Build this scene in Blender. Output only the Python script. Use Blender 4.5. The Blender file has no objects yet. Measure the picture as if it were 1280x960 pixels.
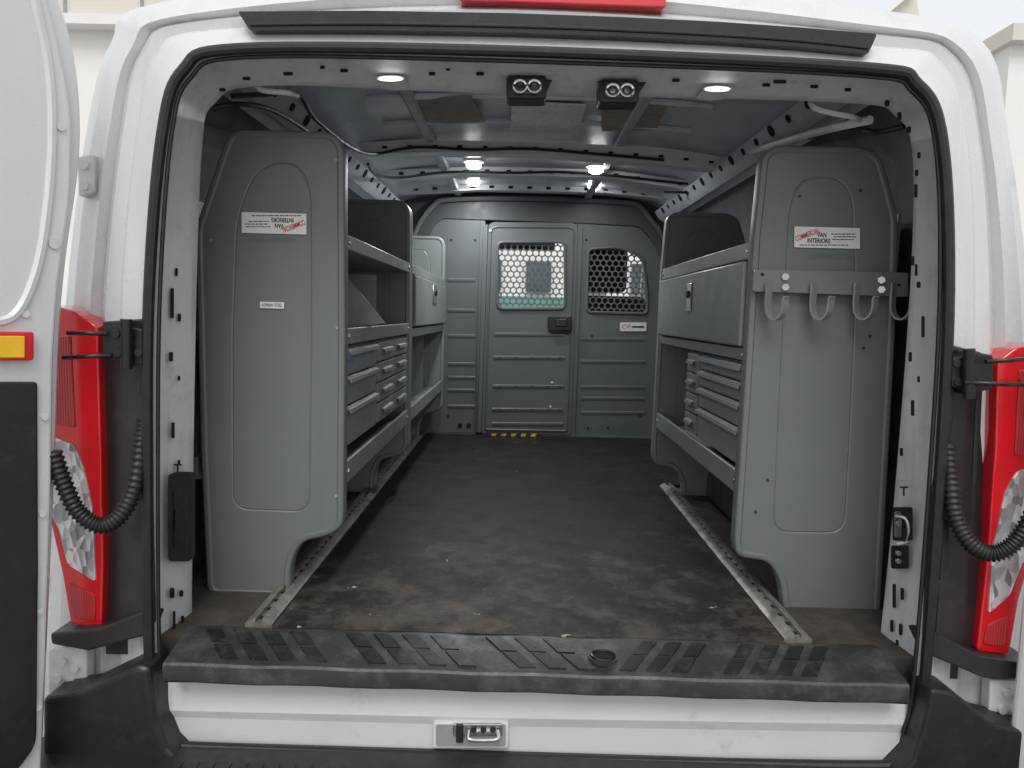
import bpy, bmesh, math, random
from mathutils import Vector, Matrix
from mathutils.geometry import tessellate_polygon
random.seed(4)
S = bpy.context.scene
COL = S.collection
V = Vector
# ------------------------------------------------------------------ camera model
F = 924.0; H = .69
yc = V((10/F, 87/F, -1)).normalized()
rho = math.radians(1.5)
zc = V((math.sin(rho), math.cos(rho), 0)); zc = (zc-yc*zc.dot(yc)).normalized()
xc = yc.cross(zc)
R = Matrix((xc, yc, zc))
def ray(px, py): return R @ V(((px-640)/F, -(py-480)/F, -1))
def P(px, py, Y):
    if callable(Y): Y = Y(px)
    d = ray(px, py); t = Y/d.y; return V((d.x*t, Y, H+d.z*t))
def PX(px, py, X):
    d = ray(px, py); t = X/d.x; return V((X, d.y*t, H+d.z*t))
def PZ(px, py, Z):
    d = ray(px, py); t = (Z-H)/d.z; return V((d.x*t, d.y*t, Z))
def pp(pts, Y): return [P(p[0], p[1], Y) for p in pts]
def lin(tab):
    def f(x):
        if x <= tab[0][0]: return tab[0][1]
        for (a, b), (c, d) in zip(tab, tab[1:]):
            if x <= c: return b+(d-b)*(x-a)/(c-a)
        return tab[-1][1]
    return f
# ------------------------------------------------------------------ curves
def rp(pts, n=5):
    """rounded polygon of (x,y,r)"""
    out = []; N = len(pts)
    for i, p in enumerate(pts):
        c = V(p[:2]); r = p[2] if len(p) > 2 else 0
        if r <= 0: out.append(c); continue
        a = V(pts[i-1][:2])-c; b = V(pts[(i+1) % N][:2])-c
        ra = min(r, a.length*.48); rb = min(r, b.length*.48)
        s = c+a.normalized()*ra; e = c+b.normalized()*rb
        for k in range(n+1):
            t = k/n
            out.append(s*(1-t)**2+c*2*t*(1-t)+e*t*t)
    return out
def rrect(x0, y0, x1, y1, r): return rp([(x0, y0, r), (x1, y0, r), (x1, y1, r), (x0, y1, r)])
def catm(pts, n=6, closed=False):
    pts = [V(p) for p in pts]; N = len(pts); out = []
    rng = range(N) if closed else range(N-1)
    for i in rng:
        p1 = pts[i]; p2 = pts[(i+1) % N]
        p0 = pts[i-1] if (closed or i > 0) else p1*2-p2
        p3 = pts[(i+2) % N] if (closed or i+2 < N) else p2*2-p1
        for k in range(n):
            t = k/n
            out.append(.5*((2*p1)+(p2-p0)*t+(2*p0-5*p1+4*p2-p3)*t*t+(3*p1-p0-3*p2+p3)*t**3))
    if not closed: out.append(pts[-1])
    return out
def inset(loop, d):
    N = len(loop); A = sum(loop[i-1].x*loop[i].y-loop[i].x*loop[i-1].y for i in range(N))
    s = 1 if A > 0 else -1; out = []
    for i in range(N):
        a = (loop[i]-loop[i-1]); b = (loop[(i+1) % N]-loop[i])
        if a.length < 1e-7: a = b
        if b.length < 1e-7: b = a
        a = a.normalized(); b = b.normalized()
        n1 = V((-a.y, a.x))*s; n2 = V((-b.y, b.x))*s
        m = (n1+n2); m = m.normalized() if m.length > 1e-6 else n1
        out.append(loop[i]+m*d/max(.5, m.dot(n1)))
    return out
# ------------------------------------------------------------------ mesh builder
W = {}
class MB:
    def __init__(s): s.v = []; s.f = []; s.m = []; s.cur = 0
    def use(s, i): s.cur = i; return s
    def add(s, vs, fs):
        o = len(s.v); s.v += [V(v) for v in vs]; s.f += [[i+o for i in f] for f in fs]; s.m += [s.cur]*len(fs); return s
    def box(s, a, b):
        (x0, y0, z0), (x1, y1, z1) = a, b
        return s.add([(x0,y0,z0),(x1,y0,z0),(x1,y1,z0),(x0,y1,z0),(x0,y0,z1),(x1,y0,z1),(x1,y1,z1),(x0,y1,z1)],
                     [(0,1,2,3),(4,5,6,7),(0,1,5,4),(1,2,6,5),(2,3,7,6),(3,0,4,7)])
    def prism(s, front, off):
        n = len(front); off = V(off)
        return s.add(list(front)+[V(p)+off for p in front],
                     [list(range(n)), list(range(2*n-1, n-1, -1))]+[[i, (i+1) % n, (i+1) % n+n, i+n] for i in range(n)])
    def slab(s, pts, Y, th):
        return s.prism(pp(pts, Y), (0, th, 0))
    def plate(s, outer, holes, Y, th):
        loops = [outer]+holes
        tri = tessellate_polygon([[V((p[0], p[1], 0)) for p in l] for l in loops])
        flat = [p for l in loops for p in l]; n = len(flat)
        vs = [V((p[0], Y, p[1])) for p in flat]+[V((p[0], Y+th, p[1])) for p in flat]
        fs = [list(t) for t in tri]+[[i+n for i in reversed(t)] for t in tri]
        o = 0
        for l in loops:
            m = len(l)
            fs += [[o+i, o+(i+1) % m, o+(i+1) % m+n, o+i+n] for i in range(m)]; o += m
        return s.add(vs, fs)
    def loft(s, rings, closed=False):
        n = len(rings[0]); vs = [p for r in rings for p in r]; fs = []
        for k in range(len(rings)-1):
            for i in range(n if closed else n-1):
                j = (i+1) % n
                fs.append([k*n+i, k*n+j, (k+1)*n+j, (k+1)*n+i])
        return s.add(vs, fs)
    def tube(s, path, r, n=10, closed=False, sx=1, caps=True):
        path = [V(p) for p in path]; N = len(path); rings = []; prev = None
        for i in range(N):
            if closed: t = path[(i+1) % N]-path[i-1]
            else: t = path[min(i+1, N-1)]-path[max(i-1, 0)]
            t = t.normalized()
            if prev is None:
                up = V((0,1,0)) if abs(t.y) < .9 else V((0,0,1))
                a = t.cross(up).normalized()
            else:
                a = (prev-t*prev.dot(t)).normalized()
            prev = a; b = t.cross(a); rr = r(i) if callable(r) else r
            rings.append([path[i]+a*math.cos(6.28318*k/n)*rr+b*math.sin(6.28318*k/n)*rr*sx for k in range(n)])
        if closed: rings.append(rings[0])
        s.loft(rings, True)
        if caps and not closed: s.add(rings[0], [list(range(n))]); s.add(rings[-1], [list(range(n))])
        return s
    def ribbon(s, path, wv, th):
        path = [V(p) for p in path]; wv = V(wv); rings = []; N = len(path)
        for i in range(N):
            t = (path[min(i+1, N-1)]-path[max(i-1, 0)]).normalized(); nn = t.cross(wv).normalized()*th*.5
            rings.append([path[i]-wv*.5-nn, path[i]+wv*.5-nn, path[i]+wv*.5+nn, path[i]-wv*.5+nn])
        s.loft(rings, True); s.add(rings[0], [[0,1,2,3]]); s.add(rings[-1], [[0,1,2,3]]); return s
    def disc(s, c, r, th, n=16, axis='y'):
        c = V(c); d = {'y': V((0,1,0)), 'x': V((1,0,0)), 'z': V((0,0,1))}[axis]
        s.tube([c, c+d*th], r, n); return s
    def build(s, name, m, parent=None, bevel=0, seg=2, ang=35, flat=False):
        me = bpy.data.meshes.new(name); o = bpy.data.objects.new(name, me); COL.objects.link(o)
        L = W[parent] if parent is not None else V((0,0,0))
        W[o] = L
        me.from_pydata([v-L for v in s.v], [], s.f)
        ms = m if isinstance(m, (list, tuple)) else [m]
        for x in ms: me.materials.append(x)
        me.polygons.foreach_set('material_index', s.m)
        me.polygons.foreach_set('use_smooth', [(not flat) and len(f) != 3 and len(f) < 8 for f in s.f])
        bm = bmesh.new(); bm.from_mesh(me)
        bmesh.ops.remove_doubles(bm, verts=bm.verts, dist=1e-6)
        bmesh.ops.recalc_face_normals(bm, faces=bm.faces); bm.to_mesh(me); bm.free()
        if not flat:
            sm_ = [p.use_smooth for p in me.polygons]
            me.set_sharp_from_angle(angle=math.radians(ang))
            me.polygons.foreach_set('use_smooth', sm_)
        if parent is not None: o.parent = parent
        if bevel:
            b = o.modifiers.new('bevel', 'BEVEL'); b.width = bevel; b.segments = seg; b.limit_method = 'ANGLE'; b.angle_limit = math.radians(40)
        return o
def tag(o, label=None, cat=None, group=None, kind=None):
    if label: o['label'] = label
    if cat: o['category'] = cat
    if group: o['group'] = group
    if kind: o['kind'] = kind
    return o
def thing(name, loc, label, cat, group=None):
    o = bpy.data.objects.new(name, None); COL.objects.link(o); o.location = loc; W[o] = V(loc); o.empty_display_size = .1
    return tag(o, label, cat, group)
def text(st, px, py, hpx, Y, m, parent, name='lettering', rot=0, bold=0, wpx=None, xs=1):
    cu = bpy.data.curves.new('t', 'FONT'); cu.body = st; cu.size = 1; cu.align_x = 'CENTER'; cu.align_y = 'CENTER'; cu.offset = bold
    to = bpy.data.objects.new('t', cu); COL.objects.link(to)
    bpy.context.view_layer.update()
    me = bpy.data.meshes.new_from_object(to.evaluated_get(bpy.context.evaluated_depsgraph_get()))
    bpy.data.objects.remove(to)
    c = P(px, py, Y); sc = hpx/F*Y/.7
    mb = MB(); r = math.radians(rot)
    w = max(v.co.x for v in me.vertices)-min(v.co.x for v in me.vertices)
    if wpx: xs = (wpx/F*Y)/(w*sc)
    vs = []
    for v in me.vertices:
        x, y = v.co.x*sc*xs, v.co.y*sc
        vs.append(c+V((x*math.cos(r)-y*math.sin(r), 0, x*math.sin(r)+y*math.cos(r))))
    mb.add(vs, [list(p.vertices) for p in me.polygons])
    return mb.build(name, m, parent, flat=True)
# ------------------------------------------------------------------ materials
def mat(name, col, rough=.5, metal=0, var=.12, scale=6, bump=0, bscale=80, dirt=None, coat=0, rvar=.1, emit=None, spec=None, streak=None):
    m = bpy.data.materials.new(name); m.use_nodes = True; nt = m.node_tree; N = nt.nodes; L = nt.links
    b = N['Principled BSDF']; tc = N.new('ShaderNodeTexCoord')
    def noise(sc, det=6, ro=.6, st=None):
        n = N.new('ShaderNodeTexNoise'); n.inputs['Scale'].default_value = sc; n.inputs['Detail'].default_value = det; n.inputs['Roughness'].default_value = ro
        if st:
            mp = N.new('ShaderNodeMapping'); mp.inputs['Scale'].default_value = st; L.new(tc.outputs['Object'], mp.inputs[0]); L.new(mp.outputs[0], n.inputs['Vector'])
        else: L.new(tc.outputs['Object'], n.inputs['Vector'])
        return n
    def mix(fac, A, B):
        x = N.new('ShaderNodeMix'); x.data_type = 'RGBA'
        if hasattr(fac, 'name'): L.new(fac, x.inputs[0])
        else: x.inputs[0].default_value = fac
        for i, q in ((6, A), (7, B)):
            if hasattr(q, 'name'): L.new(q, x.inputs[i])
            else: x.inputs[i].default_value = (*q, 1)
        return x.outputs[2]
    def ramp(src, a, c, v0=0, v1=1):
        r = N.new('ShaderNodeMapRange'); r.clamp = True
        r.inputs[1].default_value = a; r.inputs[2].default_value = c; r.inputs[3].default_value = v0; r.inputs[4].default_value = v1
        L.new(src, r.inputs[0]); return r.outputs[0]
    n1 = noise(scale)
    c = mix(ramp(n1.outputs[0], .3, .7), [x*(1-var) for x in col], [min(1, x*(1+var)) for x in col])
    if dirt:
        dc, lo, hi, ds, amt = dirt
        n2 = noise(ds, 9, .7)
        c = mix(ramp(n2.outputs[0], lo, hi, 0, amt), c, dc)
    if streak:
        dc, lo, hi, st, amt = streak
        n5 = noise(1, 6, .65, st)
        c = mix(ramp(n5.outputs[0], lo, hi, 0, amt), c, dc)
    L.new(c, b.inputs['Base Color'])
    n3 = noise(scale*3.1)
    L.new(ramp(n3.outputs[0], .3, .7, max(.02, rough-rvar), min(1, rough+rvar)), b.inputs['Roughness'])
    b.inputs['Metallic'].default_value = metal
    if coat: b.inputs['Coat Weight'].default_value = coat; b.inputs['Coat Roughness'].default_value = .08
    if spec is not None: b.inputs['Specular IOR Level'].default_value = spec
    if bump:
        n4 = noise(bscale, 4); bp = N.new('ShaderNodeBump'); bp.inputs['Strength'].default_value = bump; bp.inputs['Distance'].default_value = .004
        L.new(n4.outputs[0], bp.inputs['Height']); L.new(bp.outputs[0], b.inputs['Normal'])
    if emit: b.inputs['Emission Color'].default_value = (*emit[0], 1); b.inputs['Emission Strength'].default_value = emit[1]
    return m
M = {}
M['white'] = mat('white_paint', (.67,.675,.68), .28, var=.03, scale=3, dirt=((.46,.45,.43), .58, .8, 5, .3), coat=.5, streak=((.46,.45,.435), .54, .75, (9,9,1.2), .45))
M['white_in'] = mat('white_inner_paint', (.66,.67,.675), .4, var=.05, scale=6, dirt=((.34,.33,.32), .54, .78, 14, .55), bump=.05, streak=((.33,.32,.31), .54, .75, (25,25,2.5), .5))
M['white_dirty'] = mat('grimy_white_paint', (.66,.66,.65), .42, var=.04, scale=6, dirt=((.3,.29,.28), .58, .76, 16, .45), bump=.06, streak=((.38,.37,.35), .56, .72, (2,9,9), .35))
M['grey'] = mat('grey_powder_coat', (.146,.160,.156), .38, var=.05, scale=3, bump=.05, bscale=300, dirt=((.21,.22,.216), .66, .78, 14, .4), streak=((.112,.122,.12), .52, .75, (14,14,1.5), .3))
M['grey_bright'] = mat('grey_paint_brightened', (.225,.242,.238), .38, var=.06, scale=4, bump=.05, bscale=300, dirt=((.32,.33,.33), .64, .78, 16, .4))  # lighter copy of the shelving grey, brightness painted in for the dim bay
M['grey_dk'] = mat('grey_partition_paint', (.118,.128,.129), .42, var=.07, scale=4, bump=.05, bscale=220, dirt=((.2,.21,.21), .66, .76, 15, .35))
M['grey_sh'] = mat('arch_trim_grey', (.065,.069,.073), .5, var=.1, scale=5)
M['grey_lt'] = mat('worn_grey_edge', (.30,.315,.312), .34, var=.1, scale=12, dirt=((.14,.15,.15), .55, .75, 22, .5))
M['ceil'] = mat('roof_skin_grey', (.68,.71,.77), .34, var=.10, scale=4, dirt=((.45,.47,.51), .5, .7, 7, .5), coat=.2)
M['bow'] = mat('roof_bow_paint', (.76,.77,.79), .42, var=.08, scale=10, dirt=((.42,.42,.42), .55, .75, 18, .5))
M['rail'] = mat('roof_rail_paint', (.5,.52,.56), .45, var=.12, scale=10, dirt=((.22,.22,.22), .55, .75, 18, .5))
M['dark'] = mat('dark_side_panel', (.085,.089,.097), .55, var=.3, scale=6)
M['black'] = mat('black_plastic', (.016,.016,.017), .42, var=.2, scale=14, dirt=((.07,.069,.067), .54, .8, 18, .4), bump=.12, bscale=300)
M['dusty'] = mat('dusty_black_plastic', (.022,.022,.024), .42, var=.2, scale=9, dirt=((.09,.088,.086), .54, .76, 11, .35), bump=.1, bscale=200, streak=((.10,.099,.097), .57, .76, (14,14,2), .4))
M['rubber'] = mat('seal_rubber', (.013,.013,.014), .45, var=.3, scale=30, dirt=((.07,.07,.07), .58, .8, 26, .4))
M['gloss'] = mat('gloss_black_trim', (.012,.012,.013), .25, var=.2, scale=10, dirt=((.06,.06,.06), .58, .8, 20, .4))
M['sill'] = mat('scuffed_sill_plastic', (.032,.032,.032), .42, var=.3, scale=12, dirt=((.115,.112,.108), .47, .70, 16, .65), bump=.15, bscale=160)
M['sill_rib'] = mat('sill_rib_plastic', (.014,.014,.0145), .36, var=.3, scale=16, dirt=((.085,.083,.08), .51, .73, 20, .7))
M['void'] = mat('hole_shadow', (.006,.006,.006), .9, var=.1)
M['steel'] = mat('zinc_steel', (.6,.6,.59), .33, metal=1, var=.12, scale=20, dirt=((.25,.24,.22), .55, .75, 24, .6))
M['alu'] = mat('worn_aluminium', (.40,.385,.36), .42, metal=.6, var=.25, scale=14, dirt=((.14,.11,.085), .46, .7, 18, .8))
M['chrome'] = mat('chrome_lens', (.8,.8,.82), .12, metal=1, var=.05)
M['deck'] = mat('dirty_deck', (.055,.046,.039), .7, var=.4, scale=8, dirt=((.12,.10,.085), .5, .7, 20, .6), bump=.3)
M['sticker'] = mat('white_vinyl', (.74,.73,.71), .4, var=.05, scale=30, dirt=((.5,.45,.42), .55, .75, 60, .6))
M['red_ink'] = mat('red_ink', (.62,.05,.05), .5)
M['black_ink'] = mat('black_ink', (.03,.03,.035), .5)
M['blue'] = mat('blue_label', (.05,.25,.55), .45)
M['yellow'] = mat('hazard_yellow', (.8,.52,.03), .5, dirt=((.2,.15,.05), .5, .7, 60, .7))
M['amber'] = mat('amber_reflector', (.95,.55,.02), .2, bump=.3, bscale=700)
M['lamp'] = mat('lit_lamp', (1,1,1), .4, emit=((1,.98,.94), 3))
M['lamp_s'] = mat('lit_led', (1,1,1), .4, emit=((.95,.98,1), 16))
M['patch'] = mat('translucent_roof_patch', (.8,.84,.82), .3, var=.15, scale=20)
M['brown'] = mat('brown_pad', (.36,.33,.29), .8, var=.2, scale=20)
M['asphalt'] = mat('worn_concrete', (.34,.335,.32), .9, var=.2, scale=3, bump=.5, bscale=60)
M['beige'] = mat('beige_cladding', (.66,.62,.55), .7, var=.06, scale=1)
M['render'] = mat('white_render', (.8,.79,.77), .8, var=.04, scale=1)
M['teal'] = mat('teal_shopfront', (.10,.26,.22), .5, var=.4, scale=2)
M['glassdk'] = mat('dark_window_glass', (.06,.08,.09), .1)
M['seat'] = mat('dark_seat_cloth', (.025,.025,.028), .9)
M['tyre'] = mat('tyre_rubber', (.02,.02,.02), .8)
def lens_mat(name, col, ws, bs, direction, rough=.12):
    m = mat(name, col, rough, var=.10, scale=9, coat=1)
    nt = m.node_tree; N = nt.nodes; L = nt.links
    tc = N.new('ShaderNodeTexCoord'); w = N.new('ShaderNodeTexWave'); w.bands_direction = direction; w.inputs['Scale'].default_value = ws; w.inputs['Distortion'].default_value = .2
    b = N.new('ShaderNodeBump'); b.inputs['Strength'].default_value = bs; b.inputs['Distance'].default_value = .002
    L.new(tc.outputs['Object'], w.inputs['Vector']); L.new(w.outputs[0], b.inputs['Height']); L.new(b.outputs[0], N['Principled BSDF'].inputs['Normal'])
    return m
M['red'] = lens_mat('red_lamp_lens', (.66,.006,.013), 120, .12, 'Z')
M['red_dk'] = lens_mat('deep_red_lens', (.44,.004,.009), 60, .5, 'X')
def facet_mat():
    m = bpy.data.materials.new('clear_lamp_lens'); m.use_nodes = True; nt = m.node_tree; N = nt.nodes; L = nt.links
    b = N['Principled BSDF']; tc = N.new('ShaderNodeTexCoord'); mp = N.new('ShaderNodeMapping'); mp.inputs['Scale'].default_value = (70, 70, 38); mp.inputs['Rotation'].default_value = (0, .5, 0)
    v = N.new('ShaderNodeTexVoronoi'); v.inputs['Scale'].default_value = 1.0
    L.new(tc.outputs['Object'], mp.inputs[0]); L.new(mp.outputs[0], v.inputs['Vector'])
    r = N.new('ShaderNodeValToRGB'); r.color_ramp.elements[0].color = (.30,.305,.31,1); r.color_ramp.elements[1].color = (.85,.85,.86,1); r.color_ramp.elements[0].position = .1; r.color_ramp.elements[1].position = .7
    sp_ = N.new('ShaderNodeSeparateColor'); L.new(v.outputs['Color'], sp_.inputs[0]); L.new(sp_.outputs[0], r.inputs[0]); L.new(r.outputs[0], b.inputs['Base Color'])
    bp = N.new('ShaderNodeBump'); bp.inputs['Strength'].default_value = .7; bp.inputs['Distance'].default_value = .004; L.new(v.outputs['Distance'], bp.inputs['Height']); L.new(bp.outputs[0], b.inputs['Normal'])
    b.inputs['Metallic'].default_value = .5; b.inputs['Roughness'].default_value = .2; b.inputs['Coat Weight'].default_value = 1; b.inputs['Coat Roughness'].default_value = .04
    return m
M['clear'] = facet_mat()
def mat_floor():
    m = bpy.data.materials.new('worn_rubber_mat'); m.use_nodes = True; nt = m.node_tree; N = nt.nodes; L = nt.links
    b = N['Principled BSDF']; tc = N.new('ShaderNodeTexCoord'); sep = N.new('ShaderNodeSeparateXYZ'); L.new(tc.outputs['Object'], sep.inputs[0])
    def noise(sc, det, ro=.6, dis=0):
        n = N.new('ShaderNodeTexNoise'); n.inputs['Scale'].default_value = sc; n.inputs['Detail'].default_value = det; n.inputs['Roughness'].default_value = ro; n.inputs['Distortion'].default_value = dis
        L.new(tc.outputs['Object'], n.inputs['Vector']); return n.outputs[0]
    def rng(src, a, c, v0=0, v1=1):
        r = N.new('ShaderNodeMapRange'); r.clamp = True
        for i, q in enumerate((a, c, v0, v1)): r.inputs[i+1].default_value = q
        L.new(src, r.inputs[0]); return r.outputs[0]
    def mth(op, a, c):
        x = N.new('ShaderNodeMath'); x.operation = op
        for i, q in enumerate((a, c)):
            if hasattr(q, 'name'): L.new(q, x.inputs[i])
            else: x.inputs[i].default_value = q
        return x.outputs[0]
    def mix(f, A, B):
        x = N.new('ShaderNodeMix'); x.data_type = 'RGBA'; L.new(f, x.inputs[0])
        for i, q in ((6, A), (7, B)):
            if hasattr(q, 'name'): L.new(q, x.inputs[i])
            else: x.inputs[i].default_value = (*q, 1)
        return x.outputs[2]
    near = rng(sep.outputs[1], .0, 1.1, 1, 0)
    base = mix(rng(noise(5, 8), .3, .7), (.0085,.008,.008), (.023,.0205,.0185))
    big = mth('ADD', noise(6.5, 12, .70, .3), mth('MULTIPLY', near, .135))
    f1 = mth('MULTIPLY', rng(big, .59, .71), .75)
    c = mix(f1, base, (.082,.067,.054))
    f2 = mth('MULTIPLY', rng(mth('ADD', noise(15, 10, .74), mth('MULTIPLY', near, .10)), .64, .77), .6)
    c = mix(f2, c, (.125,.112,.10))
    f4 = mth('MULTIPLY', rng(mth('ADD', noise(4.1, 9, .72), mth('MULTIPLY', near, .09)), .62, .72), .4)
    c = mix(f4, c, (.10,.095,.09))
    f3 = rng(mth('ADD', noise(19, 3, .5), mth('MULTIPLY', near, .07)), .765, .785)
    c = mix(f3, c, (.45,.39,.31))
    L.new(c, b.inputs['Base Color'])
    L.new(rng(noise(9, 6), .3, .7, .42, .68), b.inputs['Roughness'])
    b.inputs['Specular IOR Level'].default_value = .3
    bp = N.new('ShaderNodeBump'); bp.inputs['Strength'].default_value = .25; bp.inputs['Distance'].default_value = .004
    L.new(noise(140, 3), bp.inputs['Height']); L.new(bp.outputs[0], b.inputs['Normal'])
    return m
M['floor'] = mat_floor()

# ------------------------------------------------------------------ THE VAN
van = thing('cargo_van', (.04, 1.5, -.68), 'white cargo van with its rear doors swung open on an emptied load bay', 'van')
Sk = [(205,925),(188,850),(184,560),(187,350),(203,165),(229,88),(300,61),(640,64),(1072,84),(1147,106),(1178,178),(1186,370),(1173,620),(1153,880),(1138,940)]
Jk = [(178,930),(165,850),(163,560),(164,350),(182,165),(206,70),(285,43),(640,47),(1090,66),(1170,86),(1201,178),(1207,370),(1196,620),(1180,880),(1168,945)]
Ok = [(60,930),(62,850),(70,560),(85,350),(108,165),(138,55),(205,2),(640,-45),(1070,8),(1225,48),(1262,180),(1285,370),(1295,620),(1295,880),(1295,945)]
Ik = [(243,830),(240,780),(242,560),(246,350),(253,180),(268,130),(335,107),(640,118),(1046,128),(1120,146),(1141,200),(1137,370),(1118,620),(1101,790),(1097,840)]
def rg(keys, Y, n=6): return catm(pp(keys, Y), n)
def lk(A, B, t): return [(a[0]+(b[0]-a[0])*t, a[1]+(b[1]-a[1])*t) for a, b in zip(A, B)]
def mv(r, Y, out=0): return [V((p.x*(1+out), Y, p.z+(out*.5 if p.z > .8 else 0))) for p in r]
O = rg(Ok, 1.60)
body = MB().loft([mv(O, 4.5, .02), mv(O, 1.75, .015), O, rg(lk(Ok, Jk, .12), 1.562), rg(lk(Ok, Jk, .32), 1.550), rg(lk(Ok, Jk, .38), 1.522), rg(lk(Ok, Jk, .56), 1.540), rg(lk(Ok, Jk, .62), 1.512), rg(lk(Ok, Jk, .84), 1.516), rg(lk(Ok, Jk, .88), 1.504), rg(Jk, 1.498), rg(lk(Jk, Sk, .5), 1.488), rg(Sk, 1.455)])
body.build('body_shell', M['white'], van, ang=20)
Yil = lin([(188,1.452),(200,1.50),(205,1.508),(236,1.60),(246,1.63)])
Yir = lin([(1097,1.63),(1107,1.60),(1150,1.508),(1160,1.50),(1175,1.452)])
Si = lk(Sk, Ik, .2)
inner = MB().loft([rg(Sk, 1.455), rg(Si, 1.462), rg(lk(Sk, Ik, .27), 1.51), rg(lk(Sk, Ik, .85), 1.60), rg(Ik, 1.63), rg(Ik, 1.66)])
def holes(m, rects, Yf, off=.006):
    for x0, y0, x1, y1 in rects:
        m.prism([P(q[0], q[1], lambda z: Yf(z)-off) for q in rrect(x0, y0, x1, y1, min(x1-x0, y1-y0)*.45)], (0, .0015, 0))
inner.use(1)
holes(inner, [(228,180,232,194),(226,160,229,168),(224,214,227,222),(213,360,217,398),(222,392,226,402),(219,335,222,345),(211,440,216,452),(222,470,225,476),(214,528,218,548),(222,575,225,582),
       (212,735,218,748),(224,738,229,746),(216,764,219,792),(226,770,230,784),(213,800,217,808),(240,122,246,130),(262,100,270,106),(236,140,239,150)], Yil)
holes(inner, [(1144,212,1148,220),(1147,190,1151,198),(1143,230,1147,247),(1139,320,1143,332),(1146,352,1151,360),(1144,330,1147,345),(1152,395,1156,422),(1136,440,1140,452),(1147,470,1150,478),(1139,500,1143,520),
       (1125,560,1129,570),(1116,730,1120,760),(1126,735,1130,750),(1113,775,1117,790),(1124,780,1128,794),(1120,800,1123,810),(1106,125,1112,133),(1122,140,1127,150),(1134,158,1139,166)], Yir)
for x, y, w in ((360,92,6),(403,84,3),(430,88,5),(540,92,4),(560,86,3),(600,92,5),(845,100,5),(958,106,5),(975,102,8),(1018,108,5),(1060,112,4),(308,98,5),(278,112,4)):
    inner.slab(rrect(x-w, y-2.2, x+w, y+2.2, 2), 1.535, .0015)
inner.prism([P(q[0], q[1], lambda z: Yir(z)-.006) for q in rrect(1116, 634, 1141, 676, 3)], (0, .0015, 0))
inner.prism([P(q[0], q[1], lambda z: Yir(z)-.006) for q in rrect(1114, 682, 1136, 711, 3)], (0, .0015, 0))
for Yf, xx, yy in ((Yil, 222, 584), (Yir, 1130, 612)):
    for a in ((xx-5, yy-4, xx+5, yy-2), (xx-1, yy-2, xx+1, yy+8)):
        inner.prism([P(q[0], q[1], lambda z: Yf(z)-.007) for q in ((a[0],a[1]),(a[2],a[1]),(a[2],a[3]),(a[0],a[3]))], (0,.001,0))
inner.build('inner_door_frame', [M['white_in'], M['void']], van, ang=28)
sp = Sk+[(1118,952), (1060,957), (640,948), (270,935), (222,931)]
MB().tube(catm(pp(sp, 1.444), 8, True), .0108, 10, True).build('door_seal', M['rubber'], van)
MB().tube(catm(pp(lk(Sk, Ik, .23), 1.452), 8), .0042, 8).build('seal_lip', M['rubber'], van)
# interior lining
Wk = [(-.86,-.02),(-.87,.1),(-.88,.4),(-.88,.75),(-.84,1.05),(-.76,1.22),(-.6,1.335),(.04,1.375),(.68,1.335),(.84,1.22),(.92,1.05),(.96,.75),(.96,.4),(.95,.1),(.94,-.02)]
def wr(Y): return catm([V((x, Y, z)) for x, z in Wk], 6)
r0, r1, r2 = rg(Ik, 1.66), wr(1.72), wr(4.3)
MB().loft([r0[:31], r1[:31], r2[:31]]).build('side_lining', M['dark'], van)
MB().loft([r0[54:], r1[54:], r2[54:]]).build('side_lining', M['dark'], van)
MB().loft([r0[30:55], r1[30:55], r2[30:55]]).build('roof_lining', M['ceil'], van)
for s in (-1, 1):
    x = .04+s*.735
    rl = MB().prism([V((x, 1.74, 1.215)), V((x-s*.03, 1.74, 1.235)), V((x-s*.05, 1.74, 1.27)), V((x, 1.74, 1.30))], (0, 2.4, 0)).use(1)
    for k in range(16):
        y = 1.85+k*.14; c = V((x-s*.0405, y, 1.2525)); n_ = V((-s*.87, 0, -.5)); 
        rl.tube([c, c+n_*.004], .012 if k % 3 else .018, 10)
    rl.build('cant_rail', [M['rail'], M['void']], van)
for x in (-.36, .36):
    MB().box((x-.02, 1.75, 1.337), (x+.02, 4.2, 1.36)).build('roof_rib', M['rail'], van, bevel=.008)
for Y in (1.85, 2.0, 2.35, 2.65, 3.2):
    MB().tube([V((.04+.6*math.sin(a), Y, 1.33+.036*math.cos(a)-.006)) for a in [(-1.1+.22*k) for k in range(11)]], .010, 7).build('roof_swage', M['ceil'], van)
for top, bot, Y in (
    ([(445,178),(500,175),(560,175),(700,178),(830,185),(925,199)], [(928,215),(820,205),(690,194),(560,190),(455,192)], 2.9),
    ([(468,213),(600,208),(760,212),(884,229)], [(882,240),(760,222),(600,218),(475,223)], 3.45),
    ([(488,234),(600,229),(760,233),(860,244)], [(860,252),(760,241),(600,237),(490,242)], 4.0)):
    b = MB().slab([*top, *bot], Y, .07).use(1)
    n = 14
    for i in range(n):
        x = top[0][0]+20+(top[-1][0]-top[0][0]-40)*(i+.5)/n
        c = (lin(top)(x)+lin(sorted(bot))(x))/2
        b.slab([(x-3, c-1.6), (x+3, c-1.6), (x+3, c+1.6), (x-3, c+1.6)], Y-.003, .002)
    b.build('roof_bow', [M['bow'], M['void']], van)
MB().prism([PZ(*q, 1.352) for q in ((640,128),(733,132),(722,167),(637,163))], (0,0,.005)).build('roof_light_panel', M['patch'], van)
MB().prism([PZ(*q, 1.345) for q in ((513,124),(590,122),(607,152),(540,156))], (0,0,.005)).build('sound_pad', M['brown'], van)
MB().prism([PZ(*q, 1.345) for q in ((752,134),(833,133),(820,163),(752,164))], (0,0,.005)).build('sound_pad', M['brown'], van)
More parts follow.
